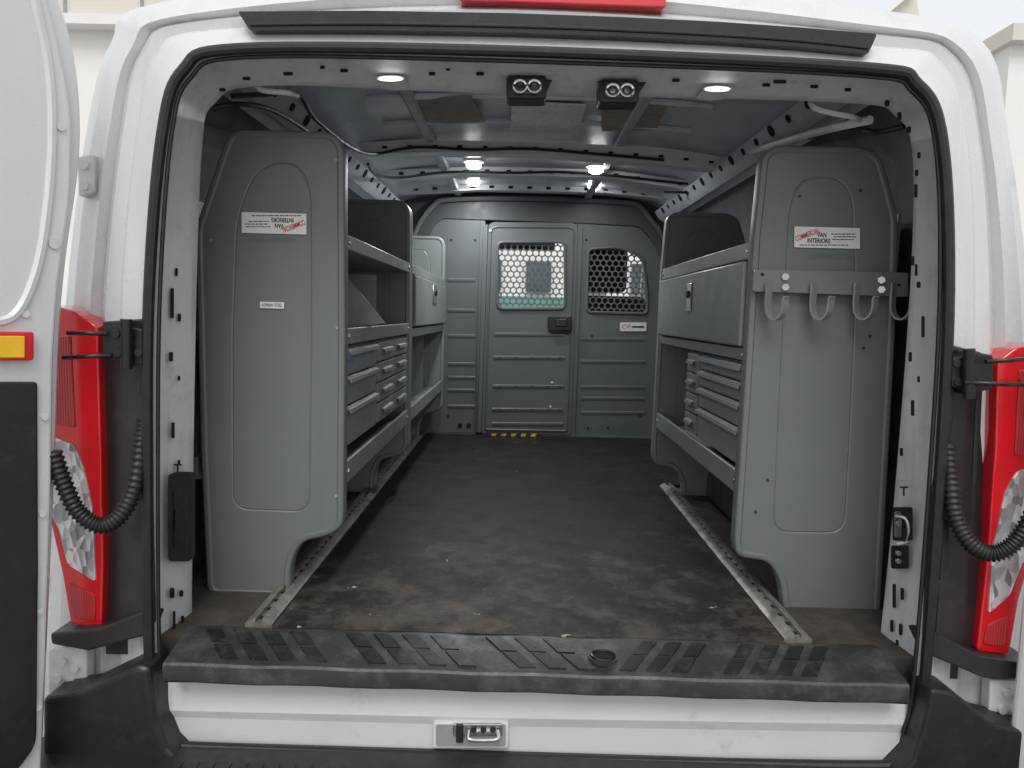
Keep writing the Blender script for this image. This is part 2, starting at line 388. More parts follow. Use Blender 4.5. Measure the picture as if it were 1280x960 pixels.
for pts in (
    [(290,120,1.72),(330,118,1.8),(372,118,1.9),(395,150,2.1),(440,185,2.5),(470,192,2.86),(520,184,2.88),(590,187,2.88),(660,186,2.88),(740,192,2.88),(830,200,2.88)],
    [(262,135,1.7),(300,130,1.75),(345,140,1.9),(400,175,2.2),(430,200,2.4)],
    [(1130,158,1.7),(1095,165,1.75),(1060,160,1.85),(1010,172,2.0)],
    [(460,205,2.7),(470,218,3.0),(500,222,3.3),(560,215,3.4),(640,216,3.4),(700,215,3.4),(760,219,3.4),(860,230,3.4)],
    [(930,195,2.7),(905,205,2.8),(880,238,3.3),(830,240,3.4)]):
    MB().tube(catm([P(*q) for q in pts], 6), .006, 7).build('wiring_harness', M['black'], van)
MB().tube(catm([P(*q) for q in [(1088,150,1.7),(1030,163,1.85),(960,183,2.3),(925,195,2.7)]], 6), .010, 7).build('curtain_tube', M['bow'], van)
for a, b2 in (((1012,122),(1075,150)), ((318,98),(372,120))):
    pts = [P(a[0], a[1], 1.68), P(a[0]+8, a[1]+14, 1.64), P(b2[0]-12, b2[1]-4, 1.64), P(b2[0], b2[1], 1.68)]
    MB().tube(catm(pts, 6), .006, 7).build('grab_handle', M['rail'], van)
# lamps
for x, y, w, h in ((488,97,15,2.3), (897,110,15,2.3)):
    el = [(x+w*math.cos(a*.3927), y+1+h*math.sin(a*.3927)) for a in range(16)]
    MB().slab([(x+(q[0]-x)*1.2, y+1+(q[1]-y-1)*1.7) for q in el], 1.555, .06).build('lamp_bezel', M['white_in'], van)
    MB().slab(el, 1.550, .006).build('strip_lamp', M['lamp'], van)
leds = [(592,205,3.3), (745,211,3.3), (592,227,3.9), (743,232,3.9)]
for x, y, Y in leds:
    c = P(x, y, Y)
    hld = MB().disc(c+V((0,0,.006)), .044, .02, 16, 'z').build('ceiling_lamp', M['bow'], van)
    MB().tube([c+V((0,0,-.018)), c+V((0,0,-.012)), c+V((0,0,.006))], lambda i: (.024,.032,.032)[i], 16).build('lamp_lens', M['lamp_s'], hld)
# header dome lamps
for x, y in ((661,100), (777,105)):
    hb = MB().slab(rp([(x-33,y-19,3),(x+35,y-17,3),(x+33,y-4,4),(x+24,y+6,3),(x-24,y+5,3),(x-31,y-5,4)]), 1.565, .07)
    h = hb.build('dome_lamp', M['gloss'], van, bevel=.003)
    MB().slab(rrect(x-28, y-6, x+22, y+23, 5), 1.545, .06).build('lamp_body', M['black'], h, bevel=.004)
    MB().slab(rrect(x-21, y-2, x+17, y+17, 7), 1.5415, .004).build('lamp_window', M['glassdk'], h, bevel=.002)
    for dx in (-11, 7):
        c = P(x+dx, y+7.5, 1.535)
        ring = [c+V((math.cos(a*.3927)*.0125, 0, math.sin(a*.3927)*.0115)) for a in range(16)]
        MB().tube(ring, .0028, 7, True).build('chrome_ring', M['chrome'], h)
        MB().disc(c+V((0,.001,0)), .006, .005, 12).build('bulb', M['chrome'], h)
# latch cover left, striker right
lc = MB().prism([P(q[0], q[1], lambda z: Yil(z)-.018) for q in rrect(210, 592, 239, 702, 6)], (0, .02, 0)).build('latch_cover', M['black'], van, bevel=.003)
MB().prism([P(q[0], q[1], lambda z: Yil(z)-.021) for q in rrect(217, 612, 233, 686, 4)], (0, .004, 0)).build('cover_inset', M['gloss'], lc, bevel=.002)
MB().prism([P(q[0], q[1], lambda z: Yil(z)-.024) for q in rrect(219, 636, 227, 664, 2)], (0, .004, 0)).build('cover_catch', M['black'], lc, bevel=.001)
st = MB().prism([P(q[0], q[1], lambda z: Yir(z)-.010) for q in rrect(1119, 640, 1127, 672, 2)], (0, .004, 0)).build('striker_plate', M['steel'], van)
MB().tube(catm([P(1120,645,1.55), P(1132,648,1.535), P(1136,660,1.532), P(1134,676,1.54), P(1122,680,1.55)], 5), .004, 7).build('striker_bar', M['steel'], st)
for y in (655, 692, 702):
    MB().disc(P(1124, y, 1.548), .0055, .008, 10).build('striker_bolt', M['steel'], st)
# black header trim and brake lamp
ht = MB().slab(rp([(297,14,3),(460,13,0),(640,16,0),(780,21,0),(900,27,0),(1000,34,0),(1097,42,4),(1085,68,5),(1000,59,0),(900,52,0),(780,46,0),(640,41,0),(460,38,0),(312,38,5)], 3), 1.475, .06).build('header_trim', M['gloss'], van, bevel=.006)
tl = catm(pp([(312,30),(460,29),(640,32),(780,37),(900,43),(1000,50),(1086,59)], 1.472), 4)
MB().tube(tl, .003, 6).build('trim_lip', M['rubber'], ht)
MB().slab(rp([(572,-14,4),(700,-12,0),(834,-8,4),(832,10,4),(700,5,0),(574,1,4)]), 1.50, .07).build('brake_lamp', M['red'], van, bevel=.004)
# tail lights, black surrounds
Ysl = lin([(50,1.60),(75,1.565),(113,1.552),(122,1.522),(150,1.515),(164,1.50),(175,1.483),(186,1.455)])
Ysr = lin([(1170,1.455),(1182,1.47),(1197,1.50),(1215,1.515),(1238,1.522),(1248,1.552),(1282,1.565),(1300,1.60)])
def fro(Yf, o): return lambda x: Yf(x)-o
def tail(out, clear, low, seam, Y):
    t = MB().slab(rp(out, 4), Y, .08).build('tail_light', M['red'], van, bevel=.010, seg=4)
    MB().slab(rp(clear, 4), Y-.004, .012).build('reversing_lens', M['clear'], t, bevel=.003)
    MB().slab(rp(low, 4), Y-.003, .01).build('lower_lens', M['red_dk'], t, bevel=.003)
    for q in seam: MB().slab(rp(q, 3), Y-.003, .01).build('inner_lens', M['red_dk'], t, bevel=.003)
    return t
tail([(60,380,4),(90,388,4),(122,408,8),(126,560,0),(129,700,0),(127,786,5),(88,781,6),(78,720,0),(60,640,4)],
     [(62,545,3),(92,556,4),(104,585,4),(116,640,0),(119,728,5),(84,706,5),(72,660,0),(62,640,3)],
     [(84,728,4),(119,744,4),(119,777,4),(90,772,5)], [[(66,420,3),(88,418,3),(94,535,3),(66,530,3)]], 1.478)
tail([(1300,428,4),(1268,436,4),(1247,452,8),(1244,560,0),(1234,700,0),(1221,814,5),(1262,819,6),(1274,750,0),(1300,660,4)],
     [(1300,580,3),(1272,590,4),(1257,615,4),(1241,690,0),(1236,768,5),(1263,744,5),(1278,705,0),(1300,680,3)],
     [(1234,782,4),(1261,770,4),(1255,808,4),(1229,806,5)], [[(1300,460,3),(1274,462,3),(1268,570,3),(1300,565,3)]], 1.478)
MB().prism([P(x, y, fro(Ysl, .012)) for x, y in [(108,404),(181,398),(186,480),(187,640),(190,782),(128,792),(128,600),(123,440)]], (0, .03, 0)).build('lamp_surround', M['dusty'], van, bevel=.004)
MB().prism([P(x, y, fro(Ysr, .012)) for x, y in ((1186,430),(1250,446),(1246,560),(1236,700),(1222,815),(1158,800),(1166,640),(1180,520))], (0, .03, 0)).build('lamp_surround', M['dusty'], van, bevel=.004)
for Yf, pts in ((Ysl, [(166,470),(168,560),(170,650),(172,770)]), (Ysl, [(140,470),(141,600),(143,775)]), (Ysr, [(1192,500),(1184,600),(1178,700),(1172,790)]), (Ysr, [(1222,500),(1216,620),(1206,790)])):
    MB().tube(catm([P(x, y, Yf(x)-.014) for x, y in pts], 6), .005, 7).build('surround_bead', M['dusty'], van)
for x, y, w, h in ((172,640,8,16),(158,520,7,24),(178,480,4,18),(150,720,6,10),(172,705,6,9),(140,745,4,7)):
    MB().slab(rrect(x-w, y-h, x+w, y+h, 4), fro(Ysl, .018)(x), .02).build('surround_boss', M['black'], van, bevel=.003)
for x, y, w, h in ((1180,665,8,16),(1198,545,7,24),(1190,500,4,18),(1198,745,6,10),(1176,735,6,9),(1210,770,4,7)):
    MB().slab(rrect(x-w, y-h, x+w, y+h, 4), fro(Ysr, .018)(x), .02).build('surround_boss', M['black'], van, bevel=.003)
MB().slab(rp([(62,792,4),(125,786,0),(178,764,4),(184,778,3),(182,795,3),(110,814,0),(64,806,4)]), 1.45, .12).build('lamp_ledge', M['dusty'], van, bevel=.006)
MB().slab(rp([(1300,832,4),(1225,820,0),(1168,790,4),(1163,804,3),(1164,820,3),(1230,848,0),(1300,850,4)]), 1.45, .12).build('lamp_ledge', M['dusty'], van, bevel=.006)
for sgn, pts in ((-1, [(60,812),(108,806),(108,866),(60,868)]), (1, [(1238,850),(1300,852),(1300,905),(1236,898)])):
    br = MB().slab(rp([(x, y, 4) for x, y in pts]), 1.47, .03).build('hinge_bracket', M['white_dirty'], van, bevel=.004)
    cx = sum(p[0] for p in pts)/4; cy = sum(p[1] for p in pts)/4
    for dx, dy in ((-8,-10),(-14,12),(8,-2),(3,16)):
        MB().disc(P(cx+dx, cy+dy, 1.462), .009, .012, 12).build('bracket_bolt', M['white_dirty'], br)
b1 = MB().slab(rp([(96,196,4),(116,192,4),(118,240,4),(98,246,4)]), 1.535, .03).build('check_bracket', M['white_in'], van, bevel=.004)
for y in (206, 232): MB().disc(P(104, y, 1.528), .009, .01, 12).build('bracket_bolt', M['white_dirty'], b1)
for pts, arms, Y in (
    ([(128,402),(160,400),(163,410),(180,412),(181,455),(164,458),(160,446),(128,448)], [((84,416),(135,417)),((78,447),(140,444))], 1.44),
    ([(1190,448),(1205,446),(1208,438),(1242,444),(1242,486),(1208,494),(1204,486),(1190,484)], [((1232,452),(1300,448)),((1205,478),(1300,482))], 1.44)):
    h = MB().slab(rp([(x, y, 3) for x, y in pts]), Y, .06).build('door_hinge', M['black'], van, bevel=.005)
    cx = sum(p[0] for p in pts)/8; cy = sum(p[1] for p in pts)/8
    MB().tube([P(cx, cy-30, Y-.012), P(cx, cy+32, Y-.012)], .011, 12).build('hinge_pin', M['gloss'], h)
    for a, b in arms: MB().tube([P(*a, Y-.02), P(*b, Y-.01)], .0045, 8).build('check_arm', M['gloss'], h)
    for dx, dy in ((-14,-12), (14,12), (-12,12)): MB().disc(P(cx+dx, cy+dy, Y-.006), .008, .01, 8).build('hinge_bolt', M['black'], h)
for pts in ([(182,522,1.47),(176,560,1.45),(168,610,1.43),(150,645,1.41),(125,657,1.40),(98,640,1.39),(80,605,1.38),(66,565,1.37)],
            [(1184,556,1.47),(1188,600,1.45),(1194,645,1.43),(1212,678,1.41),(1238,692,1.40),(1264,682,1.39),(1285,655,1.38),(1305,610,1.37)]):
    path = catm([P(*q) for q in pts], 24)
    MB().tube(path, lambda i: .0165 if (i//2) % 2 else .0130, 12).build('wiring_conduit', M['rubber'], van, ang=80)
# rear doors
def door(A, d, n, edge):
    A = V((*A, 0)); d = V((*d, 0)).normalized(); n = V((*n, 0)).normalized()
    def pt(s, z, o=0): return A+d*s+n*o+V((0,0,z))
    hull = list(edge)+[(.74, 1.30), (.76, .4), (.76, -.35)]
    root = MB().prism([pt(s, z) for s, z in hull], n*-.06).build('rear_door', M['white'], van, bevel=.012, seg=3)
    return root, pt
A = V((-.855, 1.42)); d = V((-.548, -.835)); nn = V((.835, -.548))
def PD(px, py, o=0):
    r = ray(px, py); A3 = V((A.x, A.y, 0))+V((nn.x, nn.y, 0))*o; N3 = V((nn.x, nn.y, 0)); C = V((0,0,H))
    t = (A3-C).dot(N3)/r.dot(N3); q = C+r*t; s = (V((q.x, q.y))-A).dot(d); return s, q.z
edge = [PD(*q) for q in catm([V(p) for p in ((52,1010),(58,880),(66,700),(72,560),(76,440),(80,370),(88,300),(99,225),(103,165),(100,105),(92,55),(76,0),(50,-60))], 3)]
rd, pt = door(A, d, nn, edge)
tag(rd, 'left rear door, swung open at the picture edge')
def dslab(pts, o, th, name, m, par, bevel=.004):
    return MB().prism([pt(*PD(x, y), o) for x, y in pts], V((nn.x, nn.y, 0))*-th).build(name, m, par, bevel=bevel, seg=3)
dslab(rp([(44,1000,10),(52,800,0),(58,600,0),(60,450,20),(66,360,20),(82,250,30),(84,140,40),(60,30,30),(30,-60,10),(-400,-160,10),(-400,1150,10)]), .022, .03, 'inner_panel', M['white'], rd, .014)
dslab(rp([(38,476,5),(39,700,0),(37,925,16),(14,955,6),(-420,1100,10),(-420,476,10)]), .030, .02, 'trim_panel', M['black'], rd)
rf = dslab(rp([(-40,413,3),(31,414,4),(31,449,4),(-40,450,3)]), .036, .02, 'door_reflector', M['red'], rd, .002)
dslab(rp([(-30,419,2),(19,419,2),(19,446,2),(-30,446,2)]), .039, .005, 'amber_lens', M['amber'], rf, .002)
MB().tube(catm([pt(*PD(x, y), .020) for x, y in ((26,-40),(40,20),(54,90),(58,170),(52,260),(38,340),(10,395),(-40,404))], 6), .009, 7).build('panel_bead', M['white'], rd)
for x, y, r in ((68,160,.008),(60,305,.010),(24,392,.007),(48,520,.006),(45,640,.006),(42,760,.006),(40,880,.006)):
    q = pt(*PD(x, y), .026); MB().tube([q, q-V((nn.x, nn.y, 0))*.01], r, 12).build('door_plug', M['white_dirty'], rd)
n2 = (-.835, -.548)
rd2, pt2 = door((1.0, 1.42), (.548, -.835), n2, [(0,-.35),(0,.2),(0,.6),(.0,.9),(.02,1.1),(.06,1.25),(.1,1.32)])
tag(rd2, 'right rear door, swung open outside the picture')
MB().prism([pt2(*q, .02) for q in ((.08,-.3),(.08,.55),(.72,.55),(.72,-.3))], V((*n2, 0)).normalized()*-.03).build('trim_panel', M['black'], rd2, bevel=.006)
# crossmember under the sill, latch recess
cm = MB()
cm.loft([[P(196,838,1.47), P(640,856,1.47), P(1143,870,1.47)], [P(202,888,1.454), P(640,898,1.454), P(1141,906,1.454)], [P(204,896,1.460), P(640,908,1.460), P(1139,916,1.460)], [P(205,946,1.462), P(640,962,1.462), P(1138,968,1.462)]])
cm.prism([P(190,952,1.466), P(640,966,1.466), P(1140,974,1.466), P(1140,1040,1.466), P(640,1040,1.466), P(190,1040,1.466)], (0,.1,0))
cmo = cm.build('rear_crossmember', M['white_dirty'], van, ang=14)
lr = MB().slab(rrect(541, 903, 636, 936, 4), 1.450, .012).build('latch_recess', M['white_in'], cmo, bevel=.003)
MB().slab(rrect(545, 906, 632, 933, 3), 1.4485, .002).build('recess_floor', M['grey_lt'], lr)
stb = MB().tube(catm([P(586,912,1.438), P(586,924,1.43), P(604,926,1.426), P(622,924,1.43), P(622,912,1.438)], 5), .004, 7).build('latch_striker', M['steel'], cmo)
MB().slab(rrect(566, 905, 628, 920, 3), 1.444, .005).build('striker_base', M['steel'], stb, bevel=.002)
for x in (592, 604, 616): MB().disc(P(x, 913, 1.438), .006, .008, 10).build('striker_bolt', M['black'], stb)
MB().slab([(570,906),(579,906),(579,929),(570,929)], 1.441, .006).build('latch_tab', M['black'], lr, bevel=.002)
# bumper
bp = MB(); bp.box((-1.0, 1.16, -.42), (1.08, 1.455, -.212))
for i in range(44):
    x = -.66+i*.032; bp.box((x, 1.20, -.213), (x+.016, 1.385, -.210))
bmp = bp.build('rear_bumper', M['black'], van)
MB().slab(rp([(52,872,8),(100,866,8),(170,832,10),(186,836,6),(194,900,10),(208,936,0),(240,970,0),(52,990,0)]), 1.40, .09).build('bumper_corner', M['black'], bmp, bevel=.012, seg=3)
MB().slab(rp([(1310,922,8),(1240,905,8),(1192,866,10),(1164,862,6),(1157,900,10),(1143,950,0),(1110,985,0),(1310,1010,0)]), 1.40, .09).build('bumper_corner', M['black'], bmp, bevel=.012, seg=3)
# load floor deck, sill plate
MB().box((-.86, 1.5, -.05), (.94, 4.3, -.008)).build('load_floor', M['deck'], van)
xl0, xr0 = P(240,797,1.545).x, P(1092,822,1.545).x
xl1, xr1 = P(204,850,1.405).x, P(1135,880,1.405).x
prof = [(1.556,-.02,0),(1.541,.000,0),(1.533,.002,.03),(1.518,.001,.15),(1.47,-.007,.55),(1.416,-.0165,.96),(1.4075,-.0185,1),(1.4035,-.023,1),(1.402,-.031,1),(1.404,-.055,1),(1.408,-.060,1),(1.46,-.066,1)]
rings = []
for Y, z, t in prof:
    a = xl0+(xl1-xl0)*t; b = xr0+(xr1-xr0)*t
    rings.append([V((a+(b-a)*k/24, Y, z+.0012*math.sin(k*1.7))) for k in range(25)])
sm = MB().loft(rings)
szf = lin([(1.4075,-.0185),(1.416,-.0165),(1.47,-.007),(1.518,.001),(1.533,.002)])
sm.use(1)
def pad(pts, h=.0026):
    """low flat tread pad following (Y, x centre, width) stations"""
    r = []
    for Y, x, w in pts:
        r.append([V((x-w/2, Y, szf(Y)-.006)), V((x-w/2+.002, Y, szf(Y)+h)), V((x+w/2-.002, Y, szf(Y)+h)), V((x+w/2, Y, szf(Y)-.006))])
    sm.loft(r, True); sm.add(r[0], [[0,1,2,3]]); sm.add(r[-1], [[0,1,2,3]])
def slant(x, d, w):
    pad([(1.422, x+d, w), (1.445, x+d*.5, w), (1.468, x, w)])
    pad([(1.474, x-d*.15, w), (1.497, x-d*.6, w), (1.520, x-d*1.1, w)])
for i in range(13):
    if i in (4, 9): continue
    slant(-.60+i*.060, .034, .038)
for i in range(8):
    if i == 3: continue
    slant(.262+i*.052, -.030, .034)
sill = sm.build('sill_plate', [M['sill'], M['sill_rib']], van, ang=30)
c = V((P(753,834,1.462).x, 1.462, szf(1.462)))
MB().tube([c+V((0,0,-.004)), c+V((0,0,.0042))], .030, 24).build('tie_down_pad', M['sill'], sill)
tor = [c+V((.023*math.cos(a*.2618), .021*math.sin(a*.2618), .005)) for a in range(24)]
MB().tube(tor, .004, 7, True).build('tie_down_ring', M['gloss'], sill)
MB().tube([c+V((0,0,-.004)), c+V((0,0,.005))], .018, 20).build('tie_down_hole', M['void'], sill)
# cargo tracks
for x, Y0, Y1 in ((-.553, 1.552, 4.05), (.622, 1.552, 3.0)):
    m = MB()
    m.prism([V((x-.03, Y0, -.007)), V((x-.03, Y0, .004)), V((x-.012, Y0, .014)), V((x-.007, Y0, .014)), V((x-.007, Y0, .004)), V((x+.007, Y0, .004)), V((x+.007, Y0, .014)), V((x+.012, Y0, .014)), V((x+.03, Y0, .004)), V((x+.03, Y0, -.007))], (0, Y1-Y0, 0))
    m.use(1)
    for k in range(int((Y1-Y0-.04)/.05)):
        y = Y0+.03+k*.05; m.tube([V((x, y, .0042)), V((x, y, .0052))], .009, 10)
    m.build('cargo_track', [M['alu'], M['void']], van)
for s, x in ((-1, -.87), (1, .95)):
    pts = [V((x, 2.05+.42-.42*math.cos(k*math.pi/12), .22*math.sin(k*math.pi/12)**.6-.01)) for k in range(13)]
    MB().prism(pts, (-s*.2, 0, 0)).build('wheel_arch', M['dark'], van, bevel=.02)
# cab in front of the partition
cab = MB()
for x0, x1 in ((-.96,-.92), (1.0,1.04)):
    cab.box((x0, 4.3, -.45), (x1, 6.1, .45)); cab.box((x0, 4.3, .45), (x1, 4.55, 1.3))
cab.box((-.9, 4.3, 1.33), (.98, 5.25, 1.42))
for x in (-.9, .98): cab.tube([V((x*.93, 5.2, 1.36)), V((x, 6.05, .42))], .05, 7)
cab.box((-.93, 4.3, -.25), (1.0, 6.2, -.2))
cab.prism([V((-.94, 6.0, -.45)), V((-.94, 6.0, .42)), V((-.94, 6.9, .18)), V((-.94, 7.0, -.45))], (1.95, 0, 0))
cab.build('cab_shell', M['white'], van)
MB().box((-.9, 5.6, .0), (.98, 5.98, .50)).build('dashboard', M['black'], van, bevel=.04)
MB().tube([V((-.16,5.45,1.2)), V((.24,5.45,1.2))], .045, 10).build('rear_view_mirror', M['black'], van)
for x in (-.86, .72):
    for Y in (2.45, 6.1):
        w = MB().tube([V((x, Y, -.34)), V((x+.22, Y, -.34))], .34, 32).build('road_wheel', M['tyre'], van, bevel=.03)
        MB().tube([V((x-.005, Y, -.34)), V((x+.225, Y, -.34))], .2, 24).build('wheel_rim', M['alu'], w)

# ------------------------------------------------------------------ floor mat
mt = MB()
mt.prism([V((-.518,1.535,.0035)), V((.588,1.535,.0035)), V((.588,3.02,.0035)), V((.86,3.02,.0035)), V((.86,4.17,.0035)), V((-.518,4.17,.0035))], (0,0,-.0105))
mo = tag(mt.build('rubber_floor_mat', M['floor'], None), 'black rubber floor mat with brown scuffs lying between the metal cargo tracks', 'floor mat')
mo.data.transform(Matrix.Translation((-.04, -1.55, 0))); mo.location = (.04, 1.55, 0)

# ------------------------------------------------------------------ partition
PY = 4.2
part = thing('partition', (.04, PY, 0), 'grey steel partition wall with central door and perforated windows at front of load bay', 'partition')
def xz(pts, Y=PY): return [V((P(p[0], p[1], Y).x, P(p[0], p[1], Y).z)) for p in pts]
def hexscreen(x0, y0, x1, y1, Y, pitch, hole, par, name='perforated_screen'):
    a = P(x0, y1, Y); b = P(x1, y0, Y); m = MB(); r = pitch/math.sqrt(3)
    rows = int((b.z-a.z)/(pitch*.866))+3; cols = int((b.x-a.x)/pitch)+3
    for j in range(rows):
        for i in range(cols):
            cx = a.x-pitch*.5+i*pitch+(pitch/2 if j % 2 else 0); cz = a.z-pitch*.4+j*pitch*.866
            if not (a.x-.012 < cx < b.x+.012 and a.z-.012 < cz < b.z+.012): continue
            o = []; q = []
            for k in range(12):
                t = math.radians(30*k+30); e = r if k % 2 == 0 else pitch/2
                o.append(V((cx+e*math.cos(t), Y, cz+e*math.sin(t))))
                q.append(V((cx+hole*math.cos(t), Y, cz+hole*math.sin(t))))
            m.loft([o, q, [p+V((0,.003,0)) for p in q]], True)
    return m.build(name, M['grey_dk'], par, flat=True)
def ribs(m, lst, Y):
    for x0, x1, y in lst:
        m.tube([P(x0, y, Y), P(x1, y+.4, Y)], .011, 7, sx=.5)
wl = rrect(622, 303, 706, 386, 8)
wr_ = rp([(735,311,8),(776,309,10),(803,322,10),(808,360,0),(809,392,7),(733,390,7)])
MB().plate(xz(rp([(480,300,0),(515,285,14),(543,244,20),(660,240,0),(800,247,20),(828,285,14),(860,310,0),(860,290,0),(860,150,0),(480,150,0)])), [], PY+.06, .02).build('gap_shade_sheet', M['dark'], part)  # dark sheet standing in for the unlit gap above the arch
MB().plate(xz(rp([(496,330,0),(516,290,12),(541,250,16),(660,246,0),(803,253,16),(830,292,12),(855,345,0),(836,345,0),(814,300,10),(800,283,8),(722,279,0),(606,275,0),(552,273,8),(540,286,8),(528,330,0)])), [], PY-.01, .05).build('top_arch', M['grey_sh'], part, bevel=.008)
ap = catm([V((P(x, y, PY-.03).x, PY-.03, P(x, y, PY-.03).z)) for x, y in ((498,336),(518,293),(529,272),(544,255),(556,250),(600,248),(660,248),(740,251),(788,254),(801,259),(814,275),(828,294),(850,345))], 5)
MB().tube(ap, .014, 7, sx=.8).build('arch_rim', M['grey_dk'], part)
lw = MB().plate(xz(rp([(440,300,0),(552,272,8),(606,274,0),(600,541,3),(440,538,0)])), [], PY, .03)
ribs(lw, [(560,594,y) for y in (350,388,420,455,472,488,508)], PY)
lw.use(1); [lw.disc(P(x, y, PY-.004), .014, .003, 14) for x, y in ((575,532),(586,532))]; [lw.disc(P(x, y, PY-.004), .006, .003, 10) for x, y in ((564,300),(594,300),(560,520))]
lwo = lw.build('left_panel', [M['grey_dk'], M['void']], part)
MB().slab([(600,276),(607,276),(601,541),(594,541)], PY-.025, .03).build('panel_seam', M['grey_dk'], lwo, bevel=.004)
do = MB().plate(xz(rp([(610,278,10),(722,279,10),(713,543,3),(602,541,3)])), [xz(wl)], PY-.02, .04)
ribs(do, [(618,706,418),(617,706,447),(616,705,483),(615,704,512),(615,704,530)], PY-.021)
do.use(1); [do.disc(P(x, y, PY-.0335), .004, .003, 8) for y in (447,483,512) for x in (625,645,665,685,700)]
do.use(2); [do.disc(P(x, y, PY-.0335), .007, .003, 8) for x, y in ((690,478),(688,508),(613,288))]
dro = do.build('partition_door', [M['grey_dk'], M['void'], M['sticker']], part)
MB().tube([V((q[0], PY-.024, q[1])) for q in xz(wl)], .009, 7, True).build('window_frame', M['grey_dk'], dro)
MB().tube([V((q[0], PY-.022, q[1])) for q in xz(rp([(614,284,8),(717,285,8),(708,538,3),(607,536,3)]))], .006, 7, True).build('door_bead', M['grey_dk'], dro)
MB().slab([(604,282),(610,280),(602,541),(596,541)], PY-.034, .02).build('door_post', M['grey_dk'], dro, bevel=.004)
hexscreen(622, 303, 706, 386, PY-.006, .0345, .0142, dro)
la = MB().slab(rrect(685, 395, 715, 414, 3), PY-.05, .03).build('door_latch', M['black'], dro, bevel=.006)
MB().slab(rrect(694, 399, 709, 408, 2), PY-.058, .01).build('latch_paddle', M['gloss'], la, bevel=.003)
rw = MB().plate(xz(rp([(719,279,0),(800,284,8),(816,304,10),(840,345,0),(880,400,0),(880,556,0),(713,546,2)])), [xz(wr_)], PY, .03)
ribs(rw, [(726,806,y) for y in (424,452,484,498,516)], PY)
rw.use(1); [rw.disc(P(x, y, PY-.004), .006, .003, 10) for x, y in ((733,300),(740,420),(800,425),(760,535),(735,535),(800,520))]
rwo = rw.build('right_panel', [M['grey_dk'], M['void']], part)
MB().slab([(722,279),(729,280),(719,545),(713,545)], PY-.012, .02).build('panel_seam', M['grey_dk'], rwo, bevel=.004)
MB().tube([V((q[0], PY-.006, q[1])) for q in xz(wr_)], .009, 7, True).build('window_frame', M['grey_dk'], rwo)
hexscreen(733, 309, 809, 392, PY+.012, .0345, .0142, rwo)
stk = MB().slab(rrect(775, 403, 808, 414, 1), PY-.008, .004).use(1).slab([(790,407.5),(805,407.5),(805,409.5),(790,409.5)], PY-.010, .001).build('partition_sticker', [M['sticker'], M['black_ink']], rwo)
text('CVI', 783, 408.5, 5, PY-.010, M['red_ink'], stk, 'sticker_lettering')
ys = MB().slab([(608,541),(674,542),(672,549),(607,548)], PY-.06, .04).use(1)
for i in range(5):
    x = 612+i*12.5; ys.slab([(x+3,542),(x+9,542),(x+5.5,547.6),(x-.5,547.6)], PY-.062, .0015)
ys.build('threshold_strip', [M['black_ink'], M['yellow']], part)
MB().slab([(480,540),(880,548),(880,556),(480,548)], PY-.02, .03).build('base_rail', M['grey_dk'], part)
MB().plate([V((p.x*1.1, p.z*1.08)) for p in wr(4.27)], [xz(rp([(608,296,0),(812,306,0),(812,396,0),(608,392,0)]), 4.27)], 4.27, .02).build('leak_blocker', M['dark'], van)  # added sheet behind the partition, blocks light leaking around its edges

# seat glimpsed through the screen
se = thing('passenger_seat', (.55, 4.85, -.2), 'dark seat back glimpsed in the cab behind the right perforated window', 'seat')
MB().prism([V((.33,4.75,.2)), V((.82,4.75,.2)), V((.80,4.65,.82)), V((.36,4.65,.82))], (0,.13,0)).build('backrest', M['seat'], se, bevel=.05, seg=3)
MB().box((.33,4.75,.0), (.83,5.3,.2)).build('seat_cushion', M['seat'], se, bevel=.05, seg=3)
MB().box((.36,4.62,.84), (.66,4.72,1.12)).build('headrest', M['seat'], se, bevel=.04, seg=3)
MB().box((.43,4.85,-.2), (.73,5.2,.0)).build('seat_base', M['black'], se)

# ------------------------------------------------------------------ shelving
EY = 1.76
outL = rp([(243,285,14),(283,168,16),(296,161,14),(416,164,18),(430,182,14),(431,420,0),(429,660,14),(405,672,10),(376,677,14),(363,705,14),(362,742,5),(350,748,6),(266,745,8),(258,736,6),(250,560,0)], 6)
embL = rp([(288,420,0),(293,275,24),(314,215,34),(345,200,16),(374,204,24),(389,235,24),(390,420,0),(387,642,22),(289,638,22)], 7)
outR = rp([(953,192,14),(970,181,10),(1082,183,14),(1103,194,14),(1124,272,14),(1120,420,0),(1101,772,8),(1091,781,8),(987,775,8),(980,767,6),(977,728,18),(962,702,14),(922,697,14),(918,680,8),(930,500,0),(942,300,0)], 6)
embR = rp([(966,667,22),(975,470,0),(986,262,24),(998,226,24),(1022,219,16),(1048,220,18),(1068,240,22),(1073,360,0),(1064,560,0),(1058,668,24)], 7)
def panel(outer, emb, Y, par, th=.035, m_='grey'):
    m = MB()
    L0 = outer; L2 = inset(outer, .006); L3 = inset(outer, .013); L4 = inset(outer, .017)
    def at(l, y): return [V((p[0], y, p[1])) for p in l]
    m.loft([at(L0, Y+th), at(L0, Y+.006), at(inset(outer, .002), Y+.002), at(L2, Y), at(L3, Y), at(L4, Y+.004)], True)
    e1 = inset(emb, .003); e2 = inset(emb, .006)
    tri = tessellate_polygon([[V((p[0], p[1], 0)) for p in L4], [V((p[0], p[1], 0)) for p in emb]])
    m.add(at(L4+emb, Y+.004), [list(t) for t in tri])
    m.loft([at(emb, Y+.004), at(e1, Y+.0058), at(e2, Y+.0038)], True)
    m.add(at(e2, Y+.0038), [list(range(len(e2)))])
    m.add(at(L0, Y+th), [list(range(len(L0)))])
    return m.build('end_panel', M[m_], par, ang=40)
oL, eL, oR, eR = xz(outL, EY), xz(embL, EY), xz(outR, EY), xz(embR, EY)
